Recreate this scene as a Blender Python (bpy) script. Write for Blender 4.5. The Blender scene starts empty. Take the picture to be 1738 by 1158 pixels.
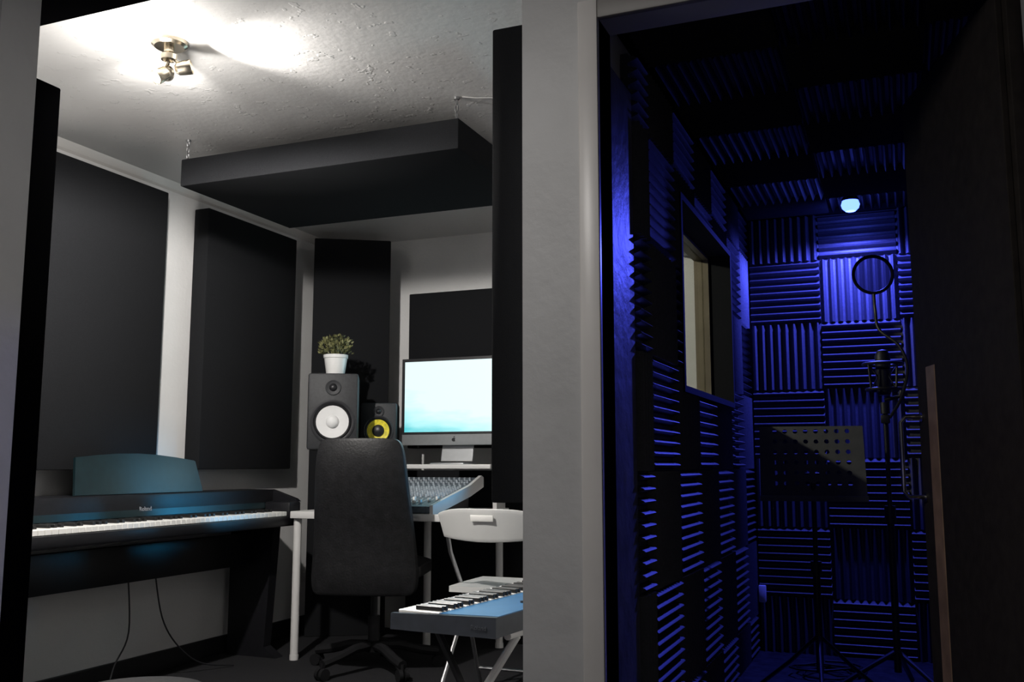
import bpy, bmesh, math, random
from mathutils import Vector, Matrix, Euler
random.seed(7)
scene = bpy.context.scene
COL = scene.collection
rad = math.radians

# ------------------------------------------------------------------ materials
def mat(name, color, rough=0.6, metal=0.0, noise=None, bump=None, emit=None, estr=0, spec=0.5, coat=0):
    m = bpy.data.materials.new(name); m.use_nodes = True
    nt = m.node_tree; b = nt.nodes['Principled BSDF']
    b.inputs['Base Color'].default_value = (*color, 1)
    b.inputs['Roughness'].default_value = rough
    b.inputs['Metallic'].default_value = metal
    b.inputs['Specular IOR Level'].default_value = spec
    b.inputs['Coat Weight'].default_value = coat
    tc = nt.nodes.new('ShaderNodeTexCoord')
    if noise:
        sc, amt = noise
        n = nt.nodes.new('ShaderNodeTexNoise'); n.inputs['Scale'].default_value = sc
        n.inputs['Detail'].default_value = 5
        r = nt.nodes.new('ShaderNodeValToRGB')
        r.color_ramp.elements[0].position = 0.3; r.color_ramp.elements[1].position = 0.7
        r.color_ramp.elements[0].color = (*[c*(1-amt) for c in color], 1)
        r.color_ramp.elements[1].color = (*[min(1, c*(1+amt)) for c in color], 1)
        nt.links.new(tc.outputs['Object'], n.inputs['Vector'])
        nt.links.new(n.outputs['Fac'], r.inputs['Fac'])
        nt.links.new(r.outputs['Color'], b.inputs['Base Color'])
    if bump:
        sc, st, dist = bump
        n2 = nt.nodes.new('ShaderNodeTexNoise'); n2.inputs['Scale'].default_value = sc
        n2.inputs['Detail'].default_value = 6
        bp = nt.nodes.new('ShaderNodeBump'); bp.inputs['Strength'].default_value = st
        bp.inputs['Distance'].default_value = dist
        nt.links.new(tc.outputs['Object'], n2.inputs['Vector'])
        nt.links.new(n2.outputs['Fac'], bp.inputs['Height'])
        nt.links.new(bp.outputs['Normal'], b.inputs['Normal'])
    if emit:
        b.inputs['Emission Color'].default_value = (*emit, 1)
        b.inputs['Emission Strength'].default_value = estr
    return m

M = {}
M['wall'] = mat('painted_wall', (0.66, 0.655, 0.65), 0.55, noise=(3, .05), bump=(60, .15, .01))
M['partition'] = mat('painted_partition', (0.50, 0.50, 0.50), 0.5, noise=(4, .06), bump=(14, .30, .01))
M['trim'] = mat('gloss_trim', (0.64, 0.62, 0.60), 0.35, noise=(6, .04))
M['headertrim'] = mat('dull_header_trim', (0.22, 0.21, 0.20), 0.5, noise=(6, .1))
M['fabric'] = mat('charcoal_fabric', (0.0125, 0.013, 0.0145), 0.95, noise=(500, .35), bump=(700, .4, .002), spec=0.1)
M['blackfabric'] = mat('black_fabric', (0.0012, 0.0012, 0.0014), 1.0, noise=(400, .35), bump=(700, .2, .002), spec=0.0)
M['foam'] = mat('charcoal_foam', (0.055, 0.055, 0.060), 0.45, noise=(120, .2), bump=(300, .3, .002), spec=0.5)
M['ceilfoam'] = mat('shaded_ceiling_foam', (0.016, 0.016, 0.018), 0.6, noise=(120, .2), bump=(300, .3, .002), spec=0.3)  # same charcoal foam, colour darkened to stand for the ceiling shade
M['reveal'] = mat('grey_painted_reveal', (0.11, 0.11, 0.11), 0.5, noise=(10, .3), bump=(20, .5, .01))
M['carpet'] = mat('dark_carpet', (0.020, 0.020, 0.022), 0.95, noise=(250, .5), bump=(300, .6, .005), spec=0.1)
M['boothfloor'] = mat('booth_floor', (0.014, 0.014, 0.016), 0.45, noise=(30, .6), bump=(40, .3, .005))
M['black'] = mat('black_satin', (0.012, 0.012, 0.014), 0.4, noise=(40, .2))
M['piano'] = mat('black_piano_case', (0.008, 0.008, 0.010), 0.42, noise=(60, .2), spec=.35)
M['gloss'] = mat('polished_black_teal_sheen', (0.004, 0.013, 0.016), 0.30, noise=(30, .2), spec=.6)  # black gloss with the teal screen reflection tinted into its base colour
M['leather'] = mat('black_leather', (0.010, 0.010, 0.011), 0.48, noise=(30, .3), bump=(110, .35, .004), spec=.3)
M['plastic'] = mat('black_plastic', (0.008, 0.008, 0.009), 0.6, noise=(50, .2), spec=.2)
M['vinyl'] = mat('black_vinyl_cabinet', (0.020, 0.021, 0.024), 0.6, noise=(90, .25))
M['white'] = mat('white_laminate', (0.60, 0.59, 0.58), 0.4, noise=(8, .03))
M['chairwhite'] = mat('white_chair_plastic', (0.50, 0.50, 0.49), 0.4, noise=(8, .03))
M['ivory'] = mat('white_key_plastic', (0.78, 0.77, 0.74), 0.3, noise=(8, .03))
M['ebony'] = mat('black_key_plastic', (0.01, 0.01, 0.01), 0.35, noise=(8, .1))
M['whitecone'] = mat('white_cone', (0.68, 0.68, 0.68), 0.5, noise=(20, .04))
M['yellow'] = mat('yellow_cone', (0.80, 0.68, 0.03), 0.5, noise=(60, .25))
M['brass'] = mat('warm_nickel', (0.62, 0.55, 0.44), 0.25, 1.0, noise=(20, .05))
M['chrome'] = mat('chrome', (0.75, 0.73, 0.70), 0.18, 1.0, noise=(20, .05))
M['steel'] = mat('brushed_steel', (0.45, 0.45, 0.46), 0.35, 1.0, noise=(40, .1))
M['alu'] = mat('aluminium', (0.42, 0.43, 0.44), 0.4, .6, noise=(40, .04))
M['ring'] = mat('grey_ring', (0.06, 0.06, 0.065), 0.35, .5, noise=(40, .05))
M['blacksteel'] = mat('black_painted_steel', (0.012, 0.012, 0.014), 0.4, .2, noise=(40, .15))
M['grille'] = mat('dark_grille', (0.02, 0.02, 0.025), 0.5, .4, noise=(200, .5))
M['standplate'] = mat('grey_painted_steel', (0.10, 0.10, 0.102), 0.5, .0, noise=(40, .1), spec=.3)
M['wood'] = mat('pine_wood', (0.34, 0.22, 0.15), 0.5, noise=(14, .25))
M['windowwood'] = mat('window_wood', (0.14, 0.115, 0.075), 0.5, noise=(14, .1))
M['doorface'] = mat('dark_door_panel', (0.030, 0.025, 0.022), 0.75, noise=(30, .2), bump=(90, .2, .003), spec=.2)
M['mixer'] = mat('blue_grey_mixer_panel', (0.09, 0.11, 0.13), 0.4, noise=(60, .25))
M['knob'] = mat('grey_knob', (0.36, 0.40, 0.44), 0.4, noise=(60, .3))
M['synth'] = mat('blue_synth_panel', (0.05, 0.17, 0.36), 0.35, noise=(10, .08))
M['synthside'] = mat('grey_synth_body', (0.035, 0.040, 0.05), 0.4, noise=(30, .15))
M['pot'] = mat('white_ceramic', (0.78, 0.78, 0.77), 0.25, noise=(10, .03))
M['leaf'] = mat('plant_leaf', (0.15, 0.15, 0.06), 0.55, noise=(45, .6))
M['soil'] = mat('soil', (0.04, 0.03, 0.02), 0.95, noise=(80, .4))
M['print'] = mat('grey_print', (0.26, 0.27, 0.30), 0.5, noise=(10, .05))
M['darkprint'] = mat('dark_grey_print', (0.075, 0.082, 0.095), 0.5, noise=(10, .05))
M['redbox'] = mat('dark_red_box', (0.10, 0.04, 0.03), 0.5, noise=(20, .3))
M['bulb'] = mat('bulb_glow', (1, 1, 1), .5, emit=(1, .95, .86), estr=30)
M['bluebulb'] = mat('blue_bulb_glow', (.5, .6, 1), .5, emit=(.07, .13, 1.0), estr=6)

def ceiling_mat():
    m = mat('textured_ceiling', (0.60, 0.59, 0.58), 0.4)
    nt = m.node_tree; b = nt.nodes['Principled BSDF']
    tc = nt.nodes.new('ShaderNodeTexCoord')
    n = nt.nodes.new('ShaderNodeTexNoise'); n.inputs['Scale'].default_value = 38; n.inputs['Detail'].default_value = 8
    n3 = nt.nodes.new('ShaderNodeTexNoise'); n3.inputs['Scale'].default_value = 24; n3.inputs['Detail'].default_value = 2
    r = nt.nodes.new('ShaderNodeValToRGB'); r.color_ramp.elements[0].position = .64; r.color_ramp.elements[1].position = .70
    mx = nt.nodes.new('ShaderNodeMath'); mx.operation = 'MULTIPLY_ADD'; mx.inputs[1].default_value = 1.1
    bp = nt.nodes.new('ShaderNodeBump'); bp.inputs['Strength'].default_value = .24; bp.inputs['Distance'].default_value = .006
    nt.links.new(tc.outputs['Object'], n.inputs['Vector']); nt.links.new(tc.outputs['Object'], n3.inputs['Vector'])
    nt.links.new(n3.outputs['Fac'], r.inputs['Fac'])
    nt.links.new(r.outputs['Color'], mx.inputs[0]); nt.links.new(n.outputs['Fac'], mx.inputs[2])
    nt.links.new(mx.outputs[0], bp.inputs['Height']); nt.links.new(bp.outputs['Normal'], b.inputs['Normal'])
    return m
M['ceiling'] = ceiling_mat()

def screen_mat():
    m = bpy.data.materials.new('screen_wallpaper'); m.use_nodes = True
    nt = m.node_tree; b = nt.nodes['Principled BSDF']
    b.inputs['Base Color'].default_value = (0, 0, 0, 1); b.inputs['Roughness'].default_value = .3
    tc = nt.nodes.new('ShaderNodeTexCoord')
    mp = nt.nodes.new('ShaderNodeMapping'); mp.inputs['Scale'].default_value = (1.2, 1, 5)
    n = nt.nodes.new('ShaderNodeTexNoise'); n.inputs['Scale'].default_value = 2.6; n.inputs['Detail'].default_value = 6
    sx = nt.nodes.new('ShaderNodeSeparateXYZ')
    ax = nt.nodes.new('ShaderNodeMath'); ax.operation = 'MULTIPLY_ADD'; ax.inputs[1].default_value = .5
    ad = nt.nodes.new('ShaderNodeMath'); ad.operation = 'MULTIPLY_ADD'; ad.inputs[1].default_value = 1.6
    sub = nt.nodes.new('ShaderNodeMath'); sub.operation = 'MULTIPLY_ADD'; sub.inputs[1].default_value = .5; sub.inputs[2].default_value = .22
    r = nt.nodes.new('ShaderNodeValToRGB')
    e = r.color_ramp.elements
    e[0].position = .0; e[0].color = (.08, .60, .66, 1)
    e[1].position = .36; e[1].color = (.78, .97, .98, 1)
    x = r.color_ramp.elements.new(.15); x.color = (.42, .87, .90, 1)
    nt.links.new(tc.outputs['Object'], mp.inputs['Vector']); nt.links.new(mp.outputs[0], n.inputs['Vector'])
    nt.links.new(tc.outputs['Object'], sx.inputs[0])
    nt.links.new(n.outputs['Fac'], sub.inputs[0])
    nt.links.new(sx.outputs['X'], ax.inputs[0]); nt.links.new(sub.outputs[0], ax.inputs[2])
    nt.links.new(sx.outputs['Z'], ad.inputs[0]); nt.links.new(ax.outputs[0], ad.inputs[2])
    nt.links.new(ad.outputs[0], r.inputs['Fac'])
    nt.links.new(r.outputs['Color'], b.inputs['Emission Color'])
    b.inputs['Emission Strength'].default_value = 1.1
    return m
M['screen'] = screen_mat()

def glass_mat():
    m = bpy.data.materials.new('window_glass'); m.use_nodes = True
    nt = m.node_tree; nt.nodes.clear()
    o = nt.nodes.new('ShaderNodeOutputMaterial'); t = nt.nodes.new('ShaderNodeBsdfTransparent')
    t.inputs[0].default_value = (.70, .71, .66, 1)
    g = nt.nodes.new('ShaderNodeBsdfGlossy'); g.inputs['Roughness'].default_value = .05
    mx = nt.nodes.new('ShaderNodeMixShader'); mx.inputs[0].default_value = .06
    nt.links.new(t.outputs[0], mx.inputs[1]); nt.links.new(g.outputs[0], mx.inputs[2]); nt.links.new(mx.outputs[0], o.inputs[0])
    return m
M['glass'] = glass_mat()
def mesh_fabric():
    m = bpy.data.materials.new('pop_filter_mesh'); m.use_nodes = True
    nt = m.node_tree; nt.nodes.clear()
    o = nt.nodes.new('ShaderNodeOutputMaterial'); t = nt.nodes.new('ShaderNodeBsdfTransparent')
    g = nt.nodes.new('ShaderNodeBsdfTranslucent'); g.inputs['Color'].default_value = (.014, .014, .016, 1)
    mx = nt.nodes.new('ShaderNodeMixShader'); mx.inputs[0].default_value = .88
    nt.links.new(t.outputs[0], mx.inputs[1]); nt.links.new(g.outputs[0], mx.inputs[2]); nt.links.new(mx.outputs[0], o.inputs[0])
    return m
M['popmesh'] = mesh_fabric()

# ------------------------------------------------------------------ mesh builder
class MB:
    def __init__(s): s.bm = bmesh.new()
    def _merge(s, b, mtx=None):
        if mtx is not None: bmesh.ops.transform(b, matrix=mtx, verts=b.verts)
        me = bpy.data.meshes.new('tmp'); b.to_mesh(me); b.free(); s.bm.from_mesh(me); bpy.data.meshes.remove(me)
        return s
    def box(s, c, d, rot=(0, 0, 0), bevel=0.0, seg=2):
        b = bmesh.new(); bmesh.ops.create_cube(b, size=1)
        bmesh.ops.scale(b, vec=d, verts=b.verts)
        if bevel > 0:
            bmesh.ops.bevel(b, geom=b.edges[:], offset=bevel, segments=seg, profile=.5, affect='EDGES')
        return s._merge(b, Matrix.Translation(c) @ Euler(rot).to_matrix().to_4x4())
    def bb(s, x0, x1, y0, y1, z0, z1, bevel=0.0):
        return s.box(((x0+x1)/2, (y0+y1)/2, (z0+z1)/2), (x1-x0, y1-y0, z1-z0), bevel=bevel)
    def cyl(s, p0, p1, r, r2=None, seg=24, caps=True):
        p0 = Vector(p0); p1 = Vector(p1); d = p1-p0
        b = bmesh.new()
        bmesh.ops.create_cone(b, cap_ends=caps, segments=seg, radius1=r, radius2=r if r2 is None else r2, depth=d.length)
        q = d.to_track_quat('Z', 'Y')
        return s._merge(b, Matrix.Translation((p0+p1)/2) @ q.to_matrix().to_4x4())
    def tube(s, pts, r, seg=10, closed=False):
        pts = [Vector(p) for p in pts]; n = len(pts); b = s.bm; rings = []
        prev = None
        for i, p in enumerate(pts):
            if closed: t = pts[(i+1) % n]-pts[i-1]
            else: t = pts[min(i+1, n-1)]-pts[max(i-1, 0)]
            t.normalize()
            if prev is None:
                a = Vector((0, 0, 1)) if abs(t.z) < .9 else Vector((1, 0, 0))
                u = t.cross(a).normalized()
            else:
                u = (prev - t*prev.dot(t)).normalized()
            prev = u; v = t.cross(u)
            rings.append([b.verts.new(p+u*r*math.cos(k*2*math.pi/seg)+v*r*math.sin(k*2*math.pi/seg)) for k in range(seg)])
        m = n if closed else n-1
        for i in range(m):
            A = rings[i]; B = rings[(i+1) % n]
            for k in range(seg):
                b.faces.new((A[k], A[(k+1) % seg], B[(k+1) % seg], B[k]))
        if not closed:
            b.faces.new(rings[0][::-1]); b.faces.new(rings[-1])
        return s
    def lathe(s, prof, mtx=Matrix(), seg=32):
        b = bmesh.new(); rings = []
        for (r, z) in prof:
            if r < 1e-6: rings.append([b.verts.new((0, 0, z))])
            else: rings.append([b.verts.new((r*math.cos(k*2*math.pi/seg), r*math.sin(k*2*math.pi/seg), z)) for k in range(seg)])
        for A, B in zip(rings[:-1], rings[1:]):
            for k in range(seg):
                k2 = (k+1) % seg
                if len(A) == 1 and len(B) == 1: continue
                if len(A) == 1: b.faces.new((A[0], B[k], B[k2]))
                elif len(B) == 1: b.faces.new((A[k], A[k2], B[0]))
                else: b.faces.new((A[k], A[k2], B[k2], B[k]))
        bmesh.ops.recalc_face_normals(b, faces=b.faces)
        return s._merge(b, mtx)
    def prism(s, poly, axis, a0, a1):
        b = bmesh.new()
        def P(q, a): return (a, q[0], q[1]) if axis == 'X' else ((q[0], a, q[1]) if axis == 'Y' else (q[0], q[1], a))
        A = [b.verts.new(P(q, a0)) for q in poly]; B = [b.verts.new(P(q, a1)) for q in poly]
        n = len(poly)
        b.faces.new(A); b.faces.new(B[::-1])
        for i in range(n): b.faces.new((A[i], B[i], B[(i+1) % n], A[(i+1) % n]))
        bmesh.ops.recalc_face_normals(b, faces=b.faces)
        return s._merge(b)
    def dbox(s, d, cuts, fn, mtx=Matrix()):
        b = bmesh.new(); bmesh.ops.create_cube(b, size=2)
        bmesh.ops.subdivide_edges(b, edges=b.edges[:], cuts=cuts, use_grid_fill=True)
        for v in b.verts:
            v.co = Vector(fn(v.co.x, v.co.y, v.co.z))
        return s._merge(b, mtx)
    def obj(s, name, m, parent=None, smooth=True, loc=None, rot=None):
        me = bpy.data.meshes.new(name); s.bm.to_mesh(me); s.bm.free()
        if smooth:
            for p in me.polygons: p.use_smooth = True
            me.set_sharp_from_angle(angle=rad(35))
        me.materials.append(m)
        o = bpy.data.objects.new(name, me); COL.objects.link(o)
        if parent: o.parent = parent
        if loc: o.location = loc
        if rot: o.rotation_euler = rot
        return o

def thing(name, label, cat, loc=(0, 0, 0), rot=(0, 0, 0), group=None):
    o = bpy.data.objects.new(name, None); o.empty_display_size = .1; COL.objects.link(o)
    o.location = loc; o.rotation_euler = rot
    o['label'] = label; o['category'] = cat
    if group: o['group'] = group
    return o
def tag(o, label, cat, group=None):
    o['label'] = label; o['category'] = cat
    if group: o['group'] = group
    return o
def struct(o): o['kind'] = 'structure'; return o

def text_part(s, size, m, parent, loc, rot, name='lettering'):
    c = bpy.data.curves.new(name, 'FONT'); c.body = s; c.size = size; c.extrude = .0006; c.align_x = 'CENTER'
    t = bpy.data.objects.new('tmp', c); COL.objects.link(t)
    dg = bpy.context.evaluated_depsgraph_get(); me = bpy.data.meshes.new_from_object(t.evaluated_get(dg))
    bpy.data.objects.remove(t)
    me.materials.clear(); me.materials.append(m)
    o = bpy.data.objects.new(name, me); COL.objects.link(o); o.parent = parent; o.location = loc; o.rotation_euler = rot
    return o

# ------------------------------------------------------------------ room shell
H = 0.96; CZ = 2.352; XL = -3.31; YB = 5.15
struct(MB().bb(XL-.1, 1.8, -1.3, YB+.1, -.1, 0).obj('floor', M['carpet'], smooth=False))
struct(MB().bb(XL-.1, 1.8, -1.3, YB+.1, CZ, CZ+.1).obj('ceiling', M['ceiling'], smooth=False))
struct(MB().bb(XL-.1, XL, -1.3, YB+.1, 0, CZ).obj('wall_left', M['wall'], smooth=False))
struct(MB().bb(XL, 1.8, YB, YB+.1, 0, CZ).obj('wall_back', M['wall'], smooth=False))
struct(MB().bb(1.7, 1.8, -1.2, YB, 0, CZ).obj('wall_right', M['wall'], smooth=False))
struct(MB().bb(XL, 1.8, -1.3, -1.2, 0, CZ).obj('wall_near', M['wall'], smooth=False))
struct(MB().bb(XL, -1.77, 1.40, 1.50, 0, CZ).obj('wall_hall', M['partition'], smooth=False))
WY0, WY1, WZ0, WZ1 = 2.85, 3.77, 1.18, 1.80
p = MB()
p.bb(-.806, -.65, 2.04, WY0, 0, CZ); p.bb(-.806, -.65, WY1, YB, 0, CZ)
p.bb(-.806, -.65, WY0, WY1, 0, WZ0); p.bb(-.806, -.65, WY0, WY1, WZ1, CZ)
struct(p.obj('wall_partition', M['partition'], smooth=False))
p = MB(); p.bb(-.65, .27, 2.04, 2.14, 2.0, CZ); p.bb(.27, 1.7, 2.04, 2.14, 0, CZ)
struct(p.obj('wall_front', M['partition'], smooth=False))
struct(MB().bb(-.65, .60, 4.31, 4.41, 0, CZ).obj('wall_booth_back', M['fabric'], smooth=False))
struct(MB().bb(.50, .60, 2.14, 4.31, 0, CZ).obj('wall_booth_right', M['fabric'], smooth=False))
struct(MB().bb(-.65, .50, 2.14, 4.31, 2.09, 2.2).obj('ceiling_booth', M['blackfabric'], smooth=False))
struct(MB().bb(-.65, .50, 2.14, 4.31, 0, .18).obj('floor_booth', M['boothfloor'], smooth=False))
p = MB(); p.bb(-.660, -.612, 2.02, 2.04, 0, 2.04, .004); p.bb(.272, .32, 2.02, 2.04, 0, 1.992, .004)
struct(p.obj('trim_1', M['trim']))
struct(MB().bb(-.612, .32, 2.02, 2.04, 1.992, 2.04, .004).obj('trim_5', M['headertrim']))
struct(MB().bb(-.65, -.615, 2.041, 2.14, 0, 2.0).obj('trim_2', M['blackfabric'], smooth=False))
struct(MB().bb(-.65, -.618, 2.142, 2.345, .18, 1.93, .004).obj('trim_4', M['reveal'], smooth=False))
p = MB(); p.prism([(XL, CZ), (XL+.035, CZ), (XL+.012, CZ-.03), (XL, CZ-.04)], 'Y', 1.5, YB)
struct(p.obj('trim_3', M['trim'], smooth=False))
struct(MB().bb(XL, XL+.015, 1.5, YB, 0, .09, .003).obj('baseboard_left', M['black'], smooth=False))

def frame(x0, x1, t):
    w = MB()
    w.bb(x0, x1, WY0, WY0+t, WZ0, WZ1); w.bb(x0, x1, WY1-t, WY1, WZ0, WZ1)
    w.bb(x0, x1, WY0+t, WY1-t, WZ0, WZ0+t); w.bb(x0, x1, WY0+t, WY1-t, WZ1-t, WZ1)
    return w
win = struct(frame(-.684, -.600, .02).obj('window_1', M['fabric'], smooth=False))
frame(-.742, -.685, .03).obj('inner_frame', M['windowwood'], win, smooth=False)
MB().bb(-.712, -.706, WY0+.03, WY1-.03, WZ0+.03, WZ1-.03).obj('glass_pane', M['glass'], win, smooth=False)

# ------------------------------------------------------------------ foam tiles
cache = {}
def foam_mesh(w, h, horiz, mt='foam'):
    k = (round(w, 3), round(h, 3), horiz, mt)
    if k in cache: return cache[k]
    L = h if horiz else w; n = max(1, round(L/.032)); W = w if horiz else h
    prof = []
    shape = [(0, .020), (.16, .021), (.40, .043), (.5, .047), (.60, .043), (.84, .021)]
    for i in range(n):
        for (f, d) in shape: prof.append(((i+f)/n*L, d))
    prof.append((L, .020))
    b = bmesh.new(); A = []; B = []; A0 = []; B0 = []
    def P(a, l, d):
        return (a-w/2, -d, l-h/2) if horiz else (l-w/2, -d, a-h/2)
    for (l, d) in prof:
        A.append(b.verts.new(P(0.001, l, d))); B.append(b.verts.new(P(W-.001, l, d)))
        A0.append(b.verts.new(P(0.001, l, 0))); B0.append(b.verts.new(P(W-.001, l, 0)))
    for i in range(len(prof)-1):
        b.faces.new((A[i], A[i+1], B[i+1], B[i])); b.faces.new((A[i], A0[i], A0[i+1], A[i+1])); b.faces.new((B[i], B[i+1], B0[i+1], B0[i]))
        b.faces.new((A0[i], B0[i], B0[i+1], A0[i+1]))
    b.faces.new((A[0], B[0], B0[0], A0[0])); b.faces.new((A[-1], A0[-1], B0[-1], B[-1]))
    bmesh.ops.recalc_face_normals(b, faces=b.faces)
    me = bpy.data.meshes.new('foam_tile'); b.to_mesh(me); b.free()
    for pl in me.polygons: pl.use_smooth = True
    me.set_sharp_from_angle(angle=rad(50))
    me.materials.append(M[mt]); cache[k] = me
    return me
def tile(c, w, h, horiz, rot, lab, grp, mt='foam'):
    if w < .03 or h < .03: return
    o = bpy.data.objects.new('acoustic_foam_tile', foam_mesh(w, h, horiz, mt)); COL.objects.link(o)
    o.location = c; o.rotation_euler = rot
    tag(o, lab, 'foam tile', grp)
xs = [-.65, -.303, .012, .317, .50]
zs = [.18, .41, .70, .99, 1.284, 1.571, 1.846, 2.045]
for i in range(len(xs)-1):
    for j in range(len(zs)-1):
        hz = ((i+j) % 2 == 1)
        xa = xs[i]+.050 if i == 0 else xs[i]
        xb = xs[i+1]-.050 if i == 3 else xs[i+1]
        tile(((xa+xb)/2, 4.309, (zs[j]+zs[j+1])/2), xb-xa, zs[j+1]-zs[j], hz, (0, 0, 0),
             'charcoal wedge foam tile with ribs ' + ('running sideways' if hz else 'running upright') + ' on booth end wall', 'foam tiles on booth end wall')
ys = [2.35, 2.47, 2.78, 3.09, 3.40, 3.71, 4.02, 4.258]
zl = [.18, .335, .64, .945, 1.25, 1.555, 1.86, 2.045]
for i in range(len(ys)-1):
    for j in range(len(zl)-1):
        hz = (i+j) % 2 == 0
        y0, y1, z0, z1 = ys[i], ys[i+1], zl[j], zl[j+1]
        pcs = []
        if y1 <= WY0 or y0 >= WY1 or z1 <= WZ0 or z0 >= WZ1: pcs.append((y0, y1, z0, z1))
        else:
            if y0 < WY0: pcs.append((y0, WY0, z0, z1))
            if y1 > WY1: pcs.append((WY1, y1, z0, z1))
            a, c = max(y0, WY0), min(y1, WY1)
            if z0 < WZ0: pcs.append((a, c, z0, WZ0))
            if z1 > WZ1: pcs.append((a, c, WZ1, z1))
        for (a, c, d, e) in pcs:
            tile((-.649, (a+c)/2, (d+e)/2), c-a, e-d, hz, (0, 0, rad(90)),
                 'charcoal wedge foam tile with ribs ' + ('running sideways' if hz else 'running upright') + ' beside booth window', 'foam tiles around booth window')
        tile((.499, (y0+y1)/2, (z0+z1)/2), y1-y0, z1-z0, not hz, (0, 0, rad(-90)),
             'charcoal wedge foam tile on booth wall behind door', 'foam tiles behind booth door')
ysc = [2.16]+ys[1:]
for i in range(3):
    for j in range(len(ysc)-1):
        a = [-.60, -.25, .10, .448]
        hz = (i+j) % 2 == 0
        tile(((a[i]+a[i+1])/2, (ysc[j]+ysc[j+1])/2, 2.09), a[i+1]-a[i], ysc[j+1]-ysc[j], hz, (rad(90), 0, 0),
             'shade-darkened charcoal wedge foam tile on booth ceiling', 'foam tiles on booth ceiling', 'ceilfoam')

# ------------------------------------------------------------------ acoustic panels
def panel(x0, x1, y0, y1, z0, z1, lab, name='sound_absorber', rot=0, cat='acoustic panel', m='fabric'):
    c = ((x0+x1)/2, (y0+y1)/2, (z0+z1)/2)
    o = MB().box((0, 0, 0), (x1-x0, y1-y0, z1-z0), bevel=.006).obj(name, M[m])
    o.location = c; o.rotation_euler = (0, 0, rot)
    return tag(o, lab, cat)
panel(XL+.002, -3.215, 2.74, 3.51, .94, 2.262, 'charcoal fabric acoustic panel on white wall above digital piano')
panel(XL+.002, -3.215, 3.80, 4.565, .94, 2.262, 'charcoal fabric acoustic panel on white wall next to corner bass trap')
panel(-3.245, -2.795, 4.80, 4.92, .0, 2.30, 'tall charcoal bass trap standing across the room corner', 'bass_trap', rad(32), 'bass trap')
panel(-2.74, -1.50, 5.06, 5.148, 1.06, 1.992, 'charcoal fabric acoustic panel on wall behind computer')
panel(-2.74, -1.50, 5.06, 5.148, .0, .93, 'charcoal fabric acoustic panel on wall behind desk')
panel(-.912, -.808, 2.10, 2.76, .872, 2.052, 'charcoal fabric acoustic panel on end of partition wall')
panel(-2.50, -2.12, 1.503, 1.88, 0, 2.0, 'tall black bass trap standing behind grey wall edge', 'bass_trap', 0, 'bass trap', 'blackfabric')

def chain(mb, top, bot):
    top = Vector(top); bot = Vector(bot); n = max(2, int((top-bot).length/.022))
    for i in range(n):
        c = top.lerp(bot, (i+.5)/n); pts = []
        for k in range(12):
            a = k*2*math.pi/12; u = .006*math.cos(a); v = .0145*math.sin(a)
            pts.append(c+Vector((u, 0, v)) if i % 2 else c+Vector((0, u, v)))
        mb.tube(pts, .0024, 6, closed=True)
cl = thing('ceiling_acoustic_panel', 'thick charcoal acoustic panel hanging horizontally from ceiling on hooks', 'acoustic panel', (-2.153, 3.525, 2.142))
MB().box((0, 0, .06), (1.315, .79, .12), bevel=.006).obj('panel', M['fabric'], cl)
for sx in (-1, 1):
    for sy in (-1, 1):
        c = MB(); X = sx*.64; Y = sy*.375
        chain(c, (X, Y, .205), (X, Y, .125))
        c.cyl((X, Y, .20), (X, Y, .2095), .011)
        c.tube([(X, Y, .112), (X, Y, .125)], .003)
        c.obj('hanging_chain', M['steel'], cl)
cw = MB().tube([(-1.49, 3.15, 2.35), (-1.44, 3.17, 2.346), (-1.38, 3.2, 2.349), (-1.3, 3.24, 2.346), (-1.2, 3.3, 2.349)], .0025).obj('ceiling_cable', M['white'])
tag(cw, 'thin white cable running along the ceiling', 'cable')
cl2 = thing('ceiling_acoustic_panel', 'charcoal acoustic panel hung close to ceiling near spotlight', 'acoustic panel', (-2.45, 1.75, 2.25))
MB().box((0, 0, .045), (1.5, .42, .09), bevel=.006).obj('panel', M['blackfabric'], cl2)
for sx in (-1, 1):
    MB().cyl((sx*.6, 0, .088), (sx*.6, 0, .102), .01).obj('hanging_bracket', M['steel'], cl2)

# ------------------------------------------------------------------ ceiling spotlight
LX, LY = -2.19, 2.36
sp = thing('ceiling_spotlight', 'warm nickel three-headed ceiling spotlight with lit bulbs', 'lamp', (LX, LY, CZ))
MB().lathe([(0, -.018), (.048, -.018), (.058, -.011), (.060, 0), (0, 0)]).obj('ceiling_plate', M['brass'], sp)
MB().cyl((0, 0, -.05), (0, 0, -.016), .017).lathe([(0, -.068), (.025, -.062), (.027, -.045), (.018, -.036), (0, -.036)]).obj('central_stem', M['brass'], sp)
heads = [((.050, .022, -.088), (.75, .40, .18)), ((-.034, .032, -.088), (-.65, .65, .18)), ((-.005, -.03, -.125), (-.25, -.7, -.6))]
for (hp, hd) in heads:
    hp = Vector(hp); hd = Vector(hd).normalized()
    MB().tube([(0, 0, -.05), hp*.6+Vector((0, 0, -.02)), hp], .006).obj('arm', M['brass'], sp)
    q = hd.to_track_quat('Z', 'Y').to_matrix().to_4x4()
    h = MB().lathe([(0, -.034), (.013, -.032), (.022, -.022), (.024, .0), (.025, .020), (.024, .022), (.020, .020), (.018, .0), (0, 0)], Matrix.Translation(hp) @ q)
    h.obj('lamp_head', M['brass'], sp)
    MB().lathe([(0, .004), (.017, .007), (.015, .013), (0, .017)], Matrix.Translation(hp) @ q).obj('bulb', M['bulb'], sp)

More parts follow.
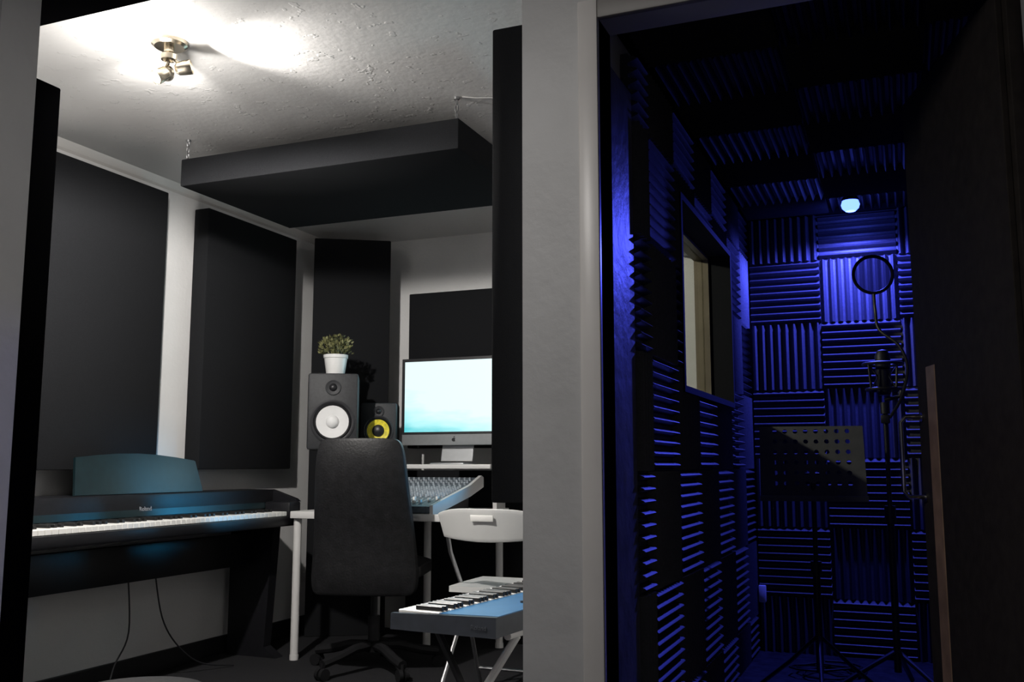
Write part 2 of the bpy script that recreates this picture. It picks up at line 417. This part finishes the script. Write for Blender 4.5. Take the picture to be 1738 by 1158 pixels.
# ------------------------------------------------------------------ digital piano
PX = -2.90; PB = -3.285; PY0, PY1 = 2.45, 4.22
PC = (PY0+PY1)/2
pn = thing('digital_piano', 'black digital piano with glossy music rest against white wall', 'piano', (PX, PC, 0))
hl = (PY1-PY0)/2
c = MB()
c.bb(PB-PX, .0, -hl, hl, .655, .70, .006)
c.bb(PB-PX, -.155, -hl, hl, .70, .835, .006)
c.bb(-.155, .0, hl-.10, hl, .70, .775, .01); c.bb(-.155, .0, -hl, -hl+.06, .70, .775, .01)
c.prism([(-.155, .775), (0, .775), (-.02, .79), (-.155, .832)], 'Y', hl-.03, hl)
c.obj('case', M['piano'], pn)
MB().bb(-.012, .004, -hl, hl, .660, .704, .005).obj('key_slip', M['piano'], pn)
MB().prism([(-.158, .742), (-.150, .742), (-.166, .834), (-.176, .834)], 'Y', -hl+.06, hl-.05).obj('control_panel', M['gloss'], pn)
text_part('Roland', .026, M['print'], pn, (-.1495, 3.28-PC, .765), (rad(80), 0, rad(90)))
ya, yb = 2.96-PC, 3.73-PC
poly = [(ya, .0), (yb, .0), (yb-.02, .145)]
for k in range(7):
    f = k/6; poly.append((yb-.03-f*(yb-ya-.06), .150+.025*math.sin(f*math.pi)+.01*f))
b = MB(); b.prism(poly, 'X', -.006, .006)
r = b.obj('music_rest', M['gloss'], pn, smooth=False, loc=(-.23, 0, .836), rot=(0, rad(-14), 0))
kb = MB().bb(-.152, -.014, -hl+.06, hl-.10, .70, .704).obj('keyboard', M['black'], pn, smooth=False)
k0 = -hl+.062; kw = ((hl-.102)-k0)/52
wk = MB().box((0, 0, 0), (.138, kw*.93, .022), bevel=.002, seg=1).obj('white_key', M['ivory'], kb, loc=(-.082, k0+kw/2, .716))
bk = MB().box((0, 0, 0), (.085, kw*.5, .014), bevel=.002, seg=1).obj('black_key', M['ebony'], kb, loc=(-.106, k0+kw, .733))
for i in range(1, 52):
    o = wk.copy(); o.location = (-.082, k0+kw*(i+.5), .716); COL.objects.link(o)
for i in range(1, 51):
    if (i % 7) in (0, 2, 3, 5, 6):
        o = bk.copy(); o.location = (-.106, k0+kw*(i+1), .733); COL.objects.link(o)
for y in (hl-.06, -hl+.06):
    s = MB(); s.prism([(PB-PX+.02, .655), (-.10, .655), (-.14, .05), (-.06, .0), (PB-PX+.02, 0)], 'Y', y-.03, y+.03)
    s.obj('leg', M['piano'], pn, smooth=False)
MB().bb(PB-PX+.12, PB-PX+.15, -hl+.09, hl-.09, .455, .615, .004).obj('crossbar', M['piano'], pn)
def smooth_pts(P, n=6):
    P = [Vector(p) for p in P]; out = []
    for i in range(len(P)-1):
        p0 = P[max(i-1, 0)]; p1 = P[i]; p2 = P[i+1]; p3 = P[min(i+2, len(P)-1)]
        for k in range(n):
            t = k/n
            out.append(.5*((2*p1)+(p2-p0)*t+(2*p0-5*p1+4*p2-p3)*t*t+(3*p1-p0-3*p2+p3)*t**3))
    out.append(P[-1]); return out
for pts in ([(-3.15, 3.30, .50), (-3.12, 3.29, .25), (-3.14, 3.24, .12), (-3.13, 3.18, .02), (-3.08, 3.0, .006)],
            [(-3.15, 3.46, .50), (-3.13, 3.50, .28), (-3.12, 3.60, .14), (-3.10, 3.74, .04), (-3.04, 3.9, .006)]):
    MB().tube([q-Vector((PX, PC, 0)) for q in smooth_pts(pts)], .0035, 8).obj('power_cable', M['black'], pn)

# ------------------------------------------------------------------ desk
dk = thing('desk', 'white laminate studio desk with round white legs', 'desk', (-2.19, 4.5, 0))
MB().bb(-.692, .19, -.40, .36, .695, .73, .003).obj('desk_top', M['white'], dk)
for (x, y) in ((-.672, -.36), (.15, .32), (-.60, .32), (-.17, .10)):
    MB().cyl((x, y, 0.02), (x, y, .695), .020, seg=20).cyl((x, y, 0), (x, y, .025), .022, seg=20).obj('leg', M['white'], dk)
sh = thing('monitor_shelf', 'white raised shelf standing on desk', 'shelf', (-2.24, 4.74, .73))
MB().bb(-.63, .24, -.14, .12, .212, .235, .002).obj('board', M['white'], sh)
for x in (-.612, .21):
    MB().bb(x-.012, x+.012, -.01, .11, 0, .212, .002).obj('upright', M['white'], sh)

# ------------------------------------------------------------------ desktop computer
im = thing('desktop_computer', 'slim aluminium all-in-one computer with lit cyan screen', 'computer', (-2.283, 4.75, .965))
MB().bb(-.325, .325, .0, .025, .105, .590, .006).obj('housing', M['alu'], im)
MB().bb(-.325, .325, -.004, .0, .165, .590, .0015).obj('bezel', M['black'], im, smooth=False)
scr = MB().bb(-.305, .305, -.0015, .0015, -.197, .197).obj('screen', M['screen'], im, smooth=False, loc=(0, -.0045, .375))
st = MB(); st.box((0, .06, .115), (.19, .006, .20), rot=(rad(-12), 0, 0)); st.box((0, .005, .004), (.20, .19, .008), bevel=.003)
st.obj('foot', M['alu'], im)
lg = MB(); pts = []
for k in range(20):
    a = k*2*math.pi/20; rr = .011*(1+.10*math.cos(2*a))
    x = rr*math.cos(a); z = rr*math.sin(a)
    if x > .007 and abs(z) < .006: x = .006
    pts.append((x, z))
lg.prism(pts, 'Y', -.0015, 0)
lg.box((.002, -.0007, .0155), (.008, .0014, .004), rot=(0, rad(-40), 0))
lg.obj('emblem', M['black'], im, smooth=False, loc=(0, -.001, .134))

# ------------------------------------------------------------------ mixer
mx = thing('mixing_desk', 'wide sloping mixing desk with rows of knobs and faders', 'mixer', (-2.385, 4.115, .73))
mw = .286
MB().prism([(0, .004), (0, .035), (.42, .118), (.56, .165), (.575, .158), (.575, .10), (.42, .060), (.06, .004)], 'X', -mw, mw).obj('chassis', M['mixer'], mx, smooth=False)
MB().prism([(.03, 0), (.03, .012), (.42, .066), (.52, .085), (.52, 0)], 'X', -mw+.02, mw-.04).obj('base', M['black'], mx, smooth=False)
for (a, d) in ((mw, mw+.018), (-mw-.018, -mw)):
    MB().prism([(-.008, 0), (-.008, .042), (.42, .128), (.56, .176), (.585, .166), (.585, .115), (.42, .070), (.05, 0)], 'X', a, d).obj('side_cheek', M['white'], mx, smooth=False)
kn = MB(); fa = MB()
for i in range(18):
    x = -mw+.03+i*(2*mw-.06)/17
    for j in range(9):
        y = .19+j*.026; z = .035+y*.083/.42
        kn.cyl((x, y, z), (x, y-.003, z+.014), .0070, .0055, seg=8)
    for j in range(3):
        y = .45+j*.033; z = .118+(y-.42)*.047/.14
        kn.cyl((x, y, z), (x, y-.006, z+.014), .0065, .0055, seg=8)
    y = .05+.09*random.random(); z = .035+y*.083/.42
    fa.box((x, y, z+.008), (.012, .022, .016), bevel=.002, seg=1)
    fa.box((x, .095, .035+.095*.083/.42+.0005), (.003, .13, .001), rot=(rad(11.2), 0, 0))
k = kn.obj('knob', M['knob'], mx); k['kind'] = 'stuff'
f = fa.obj('fader', M['ivory'], mx); f['kind'] = 'stuff'

# ------------------------------------------------------------------ speakers
def speaker(name, label, loc, rz, w, h, d, woofc, wr, wz, tr, tz, waveguide, capr=.34, darkcap=False):
    s = thing(name, label, 'speaker', loc, (0, 0, rz))
    MB().box((0, 0, h/2), (w, d, h), bevel=.012).obj('cabinet', M['vinyl'], s)
    F = Matrix.Translation((0, -d/2, wz)) @ Euler((rad(90), 0, 0)).to_matrix().to_4x4()
    MB().lathe([(wr*.98, .0), (wr*1.12, .0), (wr*1.14, .006), (wr*1.06, .010), (wr*.98, .006), (wr*.98, 0)], F).obj('woofer_ring', M['ring'], s)
    MB().lathe([(wr*.97, .004), (wr*.92, .012), (wr*.85, .008), (wr*.82, .003)], F).obj('surround', M['black'], s)
    MB().lathe([(wr*.85, .006), (wr*.55, .003), (wr*.35, .0015), (0, .0012)], F).obj('woofer_cone', woofc, s)
    MB().lathe([(wr*capr, .0022), (wr*(capr-.03), .010), (wr*capr*.6, .018), (0, .021)], F).obj('dust_cap', M['black'] if darkcap else woofc, s)
    G = Matrix.Translation((0, -d/2, tz)) @ Euler((rad(90), 0, 0)).to_matrix().to_4x4()
    MB().lathe([(tr*1.9, .0), (tr*1.95, .005), (tr*1.8, .006), (tr*1.1, .001), (tr*.9, .001)], G).obj('waveguide', waveguide, s)
    MB().lathe([(tr, .001), (tr*.8, .010), (tr*.4, .015), (0, .017)], G).obj('tweeter', M['black'], s)
    return s
s1 = speaker('studio_monitor', 'large black studio speaker with white woofer cone, plant on top', (-2.83, 4.40, 1.04), rad(30), .26, .40, .30, M['whitecone'], .101, .145, .021, .325, M['vinyl'])
rs = MB().box((0, 0, .155), (.14, .18, .31), bevel=.004).obj('speaker_riser', M['black']); rs.location = (-2.79, 4.42, .73)
tag(rs, 'black block lifting the large studio speaker above desk', 'speaker stand')
s2 = speaker('studio_monitor', 'small black studio speaker with yellow woofer cone on shelf', (-2.735, 4.73, .965), rad(24), .20, .34, .20, M['yellow'], .074, .185, .016, .292, M['vinyl'], .46, True)
MB().box((0, -.102, .050), (.09, .004, .018), bevel=.001).obj('bass_port', M['black'], s2)

# plant
pl = thing('potted_plant', 'small leafy plant in white ceramic pot on speaker', 'plant', (-2.84, 4.42, 1.44))
MB().lathe([(0, 0), (.045, 0), (.049, .005), (.062, .095), (.066, .098), (.067, .115), (.061, .115), (.056, .10), (0, .10)]).obj('pot', M['pot'], pl)
MB().lathe([(0, .103), (.055, .102)]).obj('soil', M['soil'], pl)
fb = bmesh.new()
for i in range(520):
    a = random.random()*2*math.pi; rr = .085*math.sqrt(random.random()); zz = .11+random.random()*.105*(1-.4*(rr/.085)**2)+.01
    c = Vector((rr*math.cos(a), rr*math.sin(a), zz)); d = Vector((math.cos(a)*rr*8+random.uniform(-.5, .5), math.sin(a)*rr*8+random.uniform(-.5, .5), random.uniform(.2, 1.2))).normalized()
    sd = d.cross(Vector((random.uniform(-1, 1), random.uniform(-1, 1), random.uniform(-1, 1)))).normalized()
    l = random.uniform(.012, .026); ww = l*.28
    v = [fb.verts.new(c), fb.verts.new(c+d*l*.5+sd*ww), fb.verts.new(c+d*l), fb.verts.new(c+d*l*.5-sd*ww)]
    fb.faces.new(v)
me = bpy.data.meshes.new('foliage'); fb.to_mesh(me); fb.free(); me.materials.append(M['leaf'])
fo = bpy.data.objects.new('foliage', me); COL.objects.link(fo); fo.parent = pl
sm = MB()
for i in range(16):
    a = random.random()*6.28; rr = .075*random.random()
    sm.tube([(rr*.3*math.cos(a), rr*.3*math.sin(a), .10), (rr*.7*math.cos(a), rr*.7*math.sin(a), .15), (rr*math.cos(a), rr*math.sin(a), .19)], .0015, 5)
sm.obj('stems', M['leaf'], pl)

# ------------------------------------------------------------------ office chair
oc = thing('office_chair', 'black leather swivel office chair turned toward desk', 'chair', (-2.38, 4.09, 0), (0, 0, rad(17)))
def back_fn(x, y, z):
    f = (z+1)/2
    w = .252-.055*f
    e = max(0, abs(z)-.88)/.12
    w *= (1-.06*e*e)
    th = .038+.028*(1-f)
    edge = (1-abs(x)**6)*(1-abs(z)**8)
    yy = y*th*(.6+.4*edge) + .035*abs(x)**2
    lumb = .025*math.cos((f-.25)*5)
    return (x*w, yy+lumb-.10*f, (f)*.71-.008*(abs(x)**4)*f)
bk_ = MB(); bk_.dbox(None, 9, back_fn)
o = bk_.obj('backrest', M['leather'], oc, loc=(0, -.235, .372)); sub = o.modifiers.new('s', 'SUBSURF'); sub.levels = 1; sub.render_levels = 2
def seat_fn(x, y, z):
    r_ = (1-.10*max(0, abs(y)-.6)/.4*abs(x)); e = (1-abs(x)**8)*(1-abs(y)**8)
    return (x*.25*r_, y*.24, z*.05*(.5+.5*e))
s = MB(); s.dbox(None, 8, seat_fn)
o = s.obj('seat', M['leather'], oc, loc=(0, .02, .47)); sub = o.modifiers.new('s', 'SUBSURF'); sub.levels = 1; sub.render_levels = 2
MB().box((0, -.10, .41), (.07, .24, .012)).obj('back_bracket', M['blacksteel'], oc)
MB().box((0, 0, .405), (.2, .2, .03), bevel=.008).cyl((0, 0, .09), (0, 0, .25), .028).cyl((0, 0, .24), (0, 0, .41), .016).obj('gas_column', M['blacksteel'], oc)
for i in range(5):
    a = rad(72*i+20); d = Vector((math.cos(a), math.sin(a), 0))
    l = MB(); pts = [Vector((0, 0, .115))+d*.02, Vector((0, 0, .11))+d*.12, Vector((0, 0, .085))+d*.22, Vector((0, 0, .07))+d*.31]
    l.tube(pts, .022, 8); l.cyl((0, 0, .085), (0, 0, .135), .038)
    l.obj('base_leg', M['plastic'], oc)
    e = d*.31; n = Vector((-d.y, d.x, 0))
    w = MB(); w.cyl(e+Vector((0, 0, .027))-n*.024, e+Vector((0, 0, .027))-n*.006, .027, seg=18); w.cyl(e+Vector((0, 0, .027))+n*.006, e+Vector((0, 0, .027))+n*.024, .027, seg=18)
    w.cyl(e+Vector((0, 0, .03)), e+Vector((0, 0, .075)), .008); w.obj('caster', M['plastic'], oc)

# ------------------------------------------------------------------ folding chair
fc = thing('folding_chair', 'white folding chair with curved plastic backrest and thin steel frame', 'chair', (-1.585, 3.80, 0))
b = bmesh.new(); nx, nz = 24, 8; vs = {}
def bpt(x, f):
    top = .785-.012*(abs(x)/.222)**4*2; bot = .650+.014*(abs(x)/.222)**2
    return Vector((x*(.93+.07*f), -.21-.03*f+.05*(abs(x)/.222)**2, bot+(top-bot)*f))
for i in range(nx+1):
    for j in range(nz+1):
        vs[i, j] = b.verts.new(bpt((i/nx*2-1)*.222, j/nz))
for i in range(nx):
    for j in range(nz):
        b.faces.new((vs[i, j], vs[i+1, j], vs[i+1, j+1], vs[i, j+1]))
me = bpy.data.meshes.new('backrest'); b.to_mesh(me); b.free(); me.materials.append(M['chairwhite'])
for pg in me.polygons: pg.use_smooth = True
o = bpy.data.objects.new('backrest', me); COL.objects.link(o); o.parent = fc
sd = o.modifiers.new('s', 'SOLIDIFY'); sd.thickness = .009; bv = o.modifiers.new('b', 'BEVEL'); bv.width = .003; bv.segments = 2
MB().box((0, -.2385, .7475), (.100, .005, .026), rot=(rad(12), 0, 0), bevel=.002).obj('grip_insert', M['ivory'], fc)
s = MB(); s.dbox(None, 8, lambda x, y, z: (x*.19*(1-.06*max(0, -y)), y*.185, z*.012-.012*(1-x*x)*(1-y*y)))
s.obj('seat', M['chairwhite'], fc, loc=(0, .02, .455))
for sx in (-1, 1):
    X = sx*.19
    MB().tube([(X, -.17, .70), (X*1.0, -.13, .60), (X, .0, .43), (X*1.02, .19, .012)], .009).obj('front_leg', M['steel'], fc)
    MB().tube([(X*1.06, .14, .445), (X*1.06, .0, .30), (X*1.08, -.22, .012)], .009).obj('rear_leg', M['steel'], fc)
MB().tube([(-.2, -.19, .06), (.2, -.19, .06)], .007).obj('crossbar', M['steel'], fc)
MB().tube([(-.19, .16, .08), (.19, .16, .08)], .007).obj('crossbar', M['steel'], fc)

# ------------------------------------------------------------------ synth keyboard
sy = thing('keyboard_synthesizer', 'blue and grey electronic keyboard resting on folding stand', 'keyboard', (-1.235, 2.50, .487), (0, 0, rad(-6)))
KW = .345; KL = .98; KX = -.020
c = MB(); c.prism([(-KW/2, 0), (-KW/2, .035), (KX-.01, .035), (KX, .050), (KW/2, .055), (KW/2, 0)], 'Y', 0.02, KL-.02)
c.obj('case', M['synthside'], sy, smooth=False)
for (a, d) in ((0, .02), (KL-.02, KL)):
    MB().prism([(-KW/2-.004, .0), (-KW/2-.004, .046), (KX-.01, .051), (KW/2+.003, .057), (KW/2+.003, .0)], 'Y', a, d).obj('end_cheek', M['synthside'], sy, smooth=False)
MB().prism([(KX, .050), (KW/2, .055), (KW/2, .058), (KX, .053)], 'Y', .02, KL-.02).obj('control_panel', M['synth'], sy, smooth=False)
text_part('Roland', .018, M['darkprint'], sy, (.120, -.001, .020), (rad(90), 0, 0))
kb2 = MB().bb(-KW/2+.004, KX-.012, .02, KL-.02, .035, .037).obj('keyboard', M['black'], sy, smooth=False)
NK = 43; kw = (KL-.05)/NK
wk = MB().box((0, 0, 0), (.142, kw*.92, .016), bevel=.002, seg=1).obj('white_key', M['ivory'], kb2, loc=(-KW/2+.077, .025+kw/2, .046))
bk = MB().box((0, 0, 0), (.092, kw*.56, .014), bevel=.002, seg=1).obj('black_key', M['ebony'], kb2, loc=(-KW/2+.102, .025+kw, .061))
for i in range(1, NK):
    o = wk.copy(); o.location = (-KW/2+.077, .025+kw*(i+.5), .046); COL.objects.link(o)
for i in range(1, NK-1):
    if (i % 7) in (0, 1, 3, 4, 5):
        o = bk.copy(); o.location = (-KW/2+.102, .025+kw*(i+1), .061); COL.objects.link(o)
for j in range(4):
    MB().cyl((.10, .30+j*.04, .051), (.10, .30+j*.04, .062), .006, seg=12).obj('knob', M['synthside'], sy)
ks = thing('keyboard_stand', 'crossed steel folding keyboard stand', 'stand', (-1.18, 2.98, 0), (0, 0, rad(-6)))
for sgn in (-1, 1):
    MB().tube([(-.15*sgn, -.33, .018), (.14*sgn, -.30, .467)], .012).tube([(-.15*sgn, .33, .018), (.14*sgn, .30, .467)], .012).tube([(.14*sgn, -.36, .474), (.14*sgn, .36, .474)], .012).tube([(-.15*sgn, -.38, .014), (-.15*sgn, .38, .014)], .013).obj('frame', M['white'] if sgn > 0 else M['blacksteel'], ks)

# stool
so = thing('round_stool', 'round black padded stool on thin legs', 'stool', (-1.52, 1.63, 0))
MB().lathe([(0, .44), (.13, .44), (.15, .45), (.155, .47), (.14, .49), (.08, .50), (0, .503)]).obj('seat', M['leather'], so)
for i in range(4):
    a = rad(45+90*i); MB().tube([(.09*math.cos(a), .09*math.sin(a), .44), (.15*math.cos(a), .15*math.sin(a), .01)], .01).obj('leg', M['blacksteel'], so)

# ------------------------------------------------------------------ booth items
BF = .18
ms = thing('music_stand', 'grey perforated metal music stand on tripod', 'music stand', (-.290, 3.40, BF), (0, 0, rad(6)))
MWD = .345
b = bmesh.new(); nc, nr = 10, 7; cw_, ch = MWD/nc, .27/nr
for i in range(nc):
    for j in range(nr):
        cx = -MWD/2+cw_*(i+.5); cz = ch*(j+.5); hole = .0085 if (j not in (0,) and not (i in (0, nc-1))) else .0
        sq = []
        for (a, d) in ((-1, -1), (0, -1), (1, -1), (1, 0), (1, 1), (0, 1), (-1, 1), (-1, 0)):
            sq.append((a*cw_/2, d*ch/2))
        S = [b.verts.new((cx+x, 0, cz+z)) for x, z in sq]
        if hole == 0: b.faces.new(S); continue
        C = []
        for (x, z) in sq:
            l = math.hypot(x, z); C.append(b.verts.new((cx+x/l*hole, 0, cz+z/l*hole)))
        for k in range(8): b.faces.new((S[k], S[(k+1) % 8], C[(k+1) % 8], C[k]))
bmesh.ops.remove_doubles(b, verts=b.verts, dist=.0005)
me = bpy.data.meshes.new('desk_plate'); b.to_mesh(me); b.free(); me.materials.append(M['standplate'])
o = bpy.data.objects.new('desk_plate', me); COL.objects.link(o); o.parent = ms; o.location = (0, 0, .665); o.rotation_euler = (rad(-22), 0, 0)
sd = o.modifiers.new('s', 'SOLIDIFY'); sd.thickness = .003
MB().box((0, -.02, .662), (MWD, .045, .003)).box((0, -.042, .67), (MWD, .003, .018)).obj('ledge', M['standplate'], ms)
m = MB(); m.cyl((0, .02, .10), (0, .02, .45), .012); m.cyl((0, .02, .43), (0, .02, .72), .008); m.cyl((0, .02, .42), (0, .02, .46), .018); m.box((0, .052, .735), (.05, .02, .04), bevel=.005)
m.obj('pole', M['blacksteel'], ms)
for i in range(3):
    a = rad(120*i+30); MB().tube([(0, .02, .22), (.11*math.cos(a), .02+.11*math.sin(a), .12), (.25*math.cos(a), .02+.25*math.sin(a), .01)], .007).obj('tripod_leg', M['blacksteel'], ms)

mc = thing('microphone_stand', 'black tripod microphone stand', 'microphone stand', (-.055, 3.62, BF))
m = MB(); m.cyl((0, 0, .08), (0, 0, .62), .012); m.cyl((0, 0, .60), (0, 0, .98), .008); m.cyl((0, 0, .58), (0, 0, .64), .019); m.cyl((0, 0, .96), (0, 0, 1.0), .016)
m.obj('pole', M['blacksteel'], mc)
for i in range(3):
    a = rad(120*i+80); MB().tube([(0, 0, .15), (.09*math.cos(a), .09*math.sin(a), .10), (.24*math.cos(a), .24*math.sin(a), .012)], .009).obj('tripod_leg', M['blacksteel'], mc)
mi = thing('microphone', 'black studio condenser microphone in ring shock mount', 'microphone', (-.055, 3.62, BF+1.026))
MB().lathe([(0, .0), (.020, .0), (.024, .01), (.026, .09), (.022, .095), (0, .095)]).obj('body', M['blacksteel'], mi)
MB().lathe([(.024, .095), (.026, .10), (.026, .14), (.018, .158), (0, .163)]).obj('grille', M['grille'], mi)
s = MB()
for (zz, RR) in ((.02, .058), (.11, .066)):
    s.tube([(RR*math.cos(k*math.pi/12), RR*math.sin(k*math.pi/12), zz) for k in range(24)], .006, 8, closed=True)
for k in range(4):
    a = rad(45+90*k); s.tube([(.058*math.cos(a), .058*math.sin(a), .02), (.025*math.cos(a), .025*math.sin(a), .065), (.066*math.cos(a), .066*math.sin(a), .11)], .002, 6)
    s.tube([(.058*math.cos(a), .058*math.sin(a), .02), (.066*math.cos(a), .066*math.sin(a), .11)], .004, 6)
s.tube([(.058, 0, .02), (.05, 0, -.005), (0, 0, -.018)], .007, 8)
s.obj('shock_mount', M['blacksteel'], mi)
pf = thing('pop_filter', 'round black mesh pop filter on gooseneck clamped to stand', 'pop filter', (-.06, 3.58, BF+.93))
FC = Vector((-.012, -.02, .520)); R = .066
q = Euler((0, 0, rad(12))).to_matrix()
MB().tube([FC+q @ Vector((R*math.cos(k*math.pi/18), 0, R*math.sin(k*math.pi/18))) for k in range(36)], .006, 8, closed=True).obj('hoop', M['blacksteel'], pf)
MB().lathe([(0, 0), (R, 0)], Matrix.Translation(FC) @ q.to_4x4() @ Euler((rad(90), 0, 0)).to_matrix().to_4x4()).obj('mesh_screen', M['popmesh'], pf)
MB().tube(smooth_pts([FC+Vector((0, 0, -R)), FC+Vector((.002, .0, -.13)), (.0, -.04, .32), (.06, -.06, .26), (.085, -.06, .18), (.06, -.03, .08), (.02, .005, .015)]), .0055, 8).box((.005, .012, .01), (.03, .03, .03), bevel=.004).obj('gooseneck', M['blacksteel'], pf)

for j, (cx, cy, r0) in enumerate(((-.3, 3.85, .14), (.0, 3.35, .16), (-.42, 3.15, .1))):
    pts = []
    for k in range(50):
        a = k*.42; rr = r0*(.75+.25*math.sin(k*.7+j))
        pts.append((cx+rr*math.cos(a), cy+rr*.8*math.sin(a), BF+.006+.0016*(k % 9)*.6+k*.0006))
    o = MB().tube(pts, .0045, 6).obj('microphone_cable', M['plastic']); tag(o, 'loosely coiled black cable on booth floor', 'cable', 'cables on booth floor')
so = MB().box((0, -.012, 0), (.03, .024, .07), bevel=.004).obj('wall_socket', M['white']); so.location = (-.585, 4.258, .42)
tag(so, 'small white adapter low on booth wall', 'socket')

bl = thing('blue_ceiling_lamp', 'small glowing blue lamp at booth ceiling', 'lamp', (-.155, 4.06, 2.052))
MB().lathe([(0, 0), (.03, 0), (.036, -.014), (0, -.014)]).obj('lamp_base', M['plastic'], bl)
MB().lathe([(0, -.060), (.020, -.057), (.033, -.044), (.037, -.030), (.032, -.014), (0, -.014)]).obj('bulb', M['bluebulb'], bl)

# ------------------------------------------------------------------ booth door
hx, hy = .262, 2.15; ex, ey = .062, 2.87
ang = math.atan2(ey-hy, ex-hx); DL = math.hypot(ex-hx, ey-hy)
dr = struct(MB().bb(0, DL, -.02, .02, .19, 1.985, .002).obj('door_1', M['doorface'], smooth=False, loc=(hx, hy, 0), rot=(0, 0, ang)))
MB().bb(.02, DL-.20, .02, .034, .22, 1.96, .002).obj('door_panel', M['doorface'], dr, smooth=False)
MB().bb(.02, DL-.03, -.032, -.02, .22, 1.96, .002).obj('door_panel', M['doorface'], dr, smooth=False)
MB().bb(DL-.175, DL-.105, .02, .028, .20, 1.22, .002).obj('edge_strip', M['wood'], dr, smooth=False)  # strip cut short at the lintel shadow edge, shade put into its length
hnd = MB(); X = DL-.030; hnd.tube([(X, .02, .875), (X, .066, .875), (X, .078, .89), (X, .078, 1.075), (X, .066, 1.09), (X, .02, 1.09)], .006, 10)
hnd.cyl((X, .02, .875), (X, .024, .875), .013); hnd.cyl((X, .02, 1.09), (X, .024, 1.09), .013)
hnd.obj('door_handle', M['chrome'], dr)

# ------------------------------------------------------------------ lights
def light(kind, name, loc, energy, color, **kw):
    l = bpy.data.lights.new(name, kind); l.energy = energy; l.color = color
    for k, v in kw.items():
        if k not in ('aim',): setattr(l, k, v)
    o = bpy.data.objects.new(name, l); COL.objects.link(o); o.location = loc
    if 'aim' in kw:
        o.rotation_euler = (Vector(kw['aim'])-Vector(loc)).to_track_quat('-Z', 'Y').to_euler()
    return o
W = (1, .96, .91)
light('POINT', 'bulb_light', (LX-.01, LY-.08, CZ-.21), 13, W, shadow_soft_size=.03)
light('SPOT', 'spot_light', (LX-.01, LY-.06, CZ-.175), 170, W, aim=(LX-.1, LY+.35, 0), spot_size=rad(172), spot_blend=.25, shadow_soft_size=.03)
light('SPOT', 'spot_light', (LX+.085, LY+.045, CZ-.085), 28, W, aim=(-1.82, 2.56, CZ), spot_size=rad(100), spot_blend=.85, shadow_soft_size=.02)
light('SPOT', 'spot_light', (LX-.060, LY+.060, CZ-.085), 14, W, aim=(-2.46, 2.62, CZ), spot_size=rad(88), spot_blend=.85, shadow_soft_size=.02)
light('SPOT', 'spot_light', (LX-.020, LY-.070, CZ-.10), 5, W, aim=(-2.26, 2.08, CZ), spot_size=rad(80), spot_blend=.85, shadow_soft_size=.02)
light('AREA', 'screen_glow', (-2.28, 4.735, 1.35), 1.5, (.4, .85, 1), aim=(-2.28, 3, 1.15), shape='RECTANGLE', size=.6, size_y=.35)
light('AREA', 'side_screen_glow', (-1.25, 4.75, 1.05), .55, (.02, .50, 1), aim=(-3.06, 3.48, .82), shape='RECTANGLE', size=.4, size_y=.25, spread=rad(20))
light('SPOT', 'blue_light', (-.155, 4.06, 1.98), 125, (.075, .095, 1), aim=(-.155, 3.85, 0), spot_size=rad(170), spot_blend=.45, shadow_soft_size=.03)
light('POINT', 'blue_glow', (-.155, 4.10, 1.965), 1.4, (.065, .10, 1), shadow_soft_size=.03)
light('AREA', 'hall_light', (-1.2, .6, 2.25), 5.2, (1, .96, .92), aim=(-.6, 2.04, .5), shape='RECTANGLE', size=.25, size_y=.25, spread=rad(120))

wd = bpy.data.worlds.new('world'); scene.world = wd; wd.use_nodes = True
wd.node_tree.nodes['Background'].inputs[0].default_value = (.01, .01, .012, 1)
scene.view_settings.view_transform = 'Standard'

cam = bpy.data.cameras.new('camera'); co = bpy.data.objects.new('camera', cam); COL.objects.link(co)
co.location = (0, 0, H); co.rotation_euler = (rad(90+7.42), 0, rad(22.2))
cam.sensor_width = 36; cam.lens = 1620/1738*36; cam.clip_start = .05
scene.camera = co
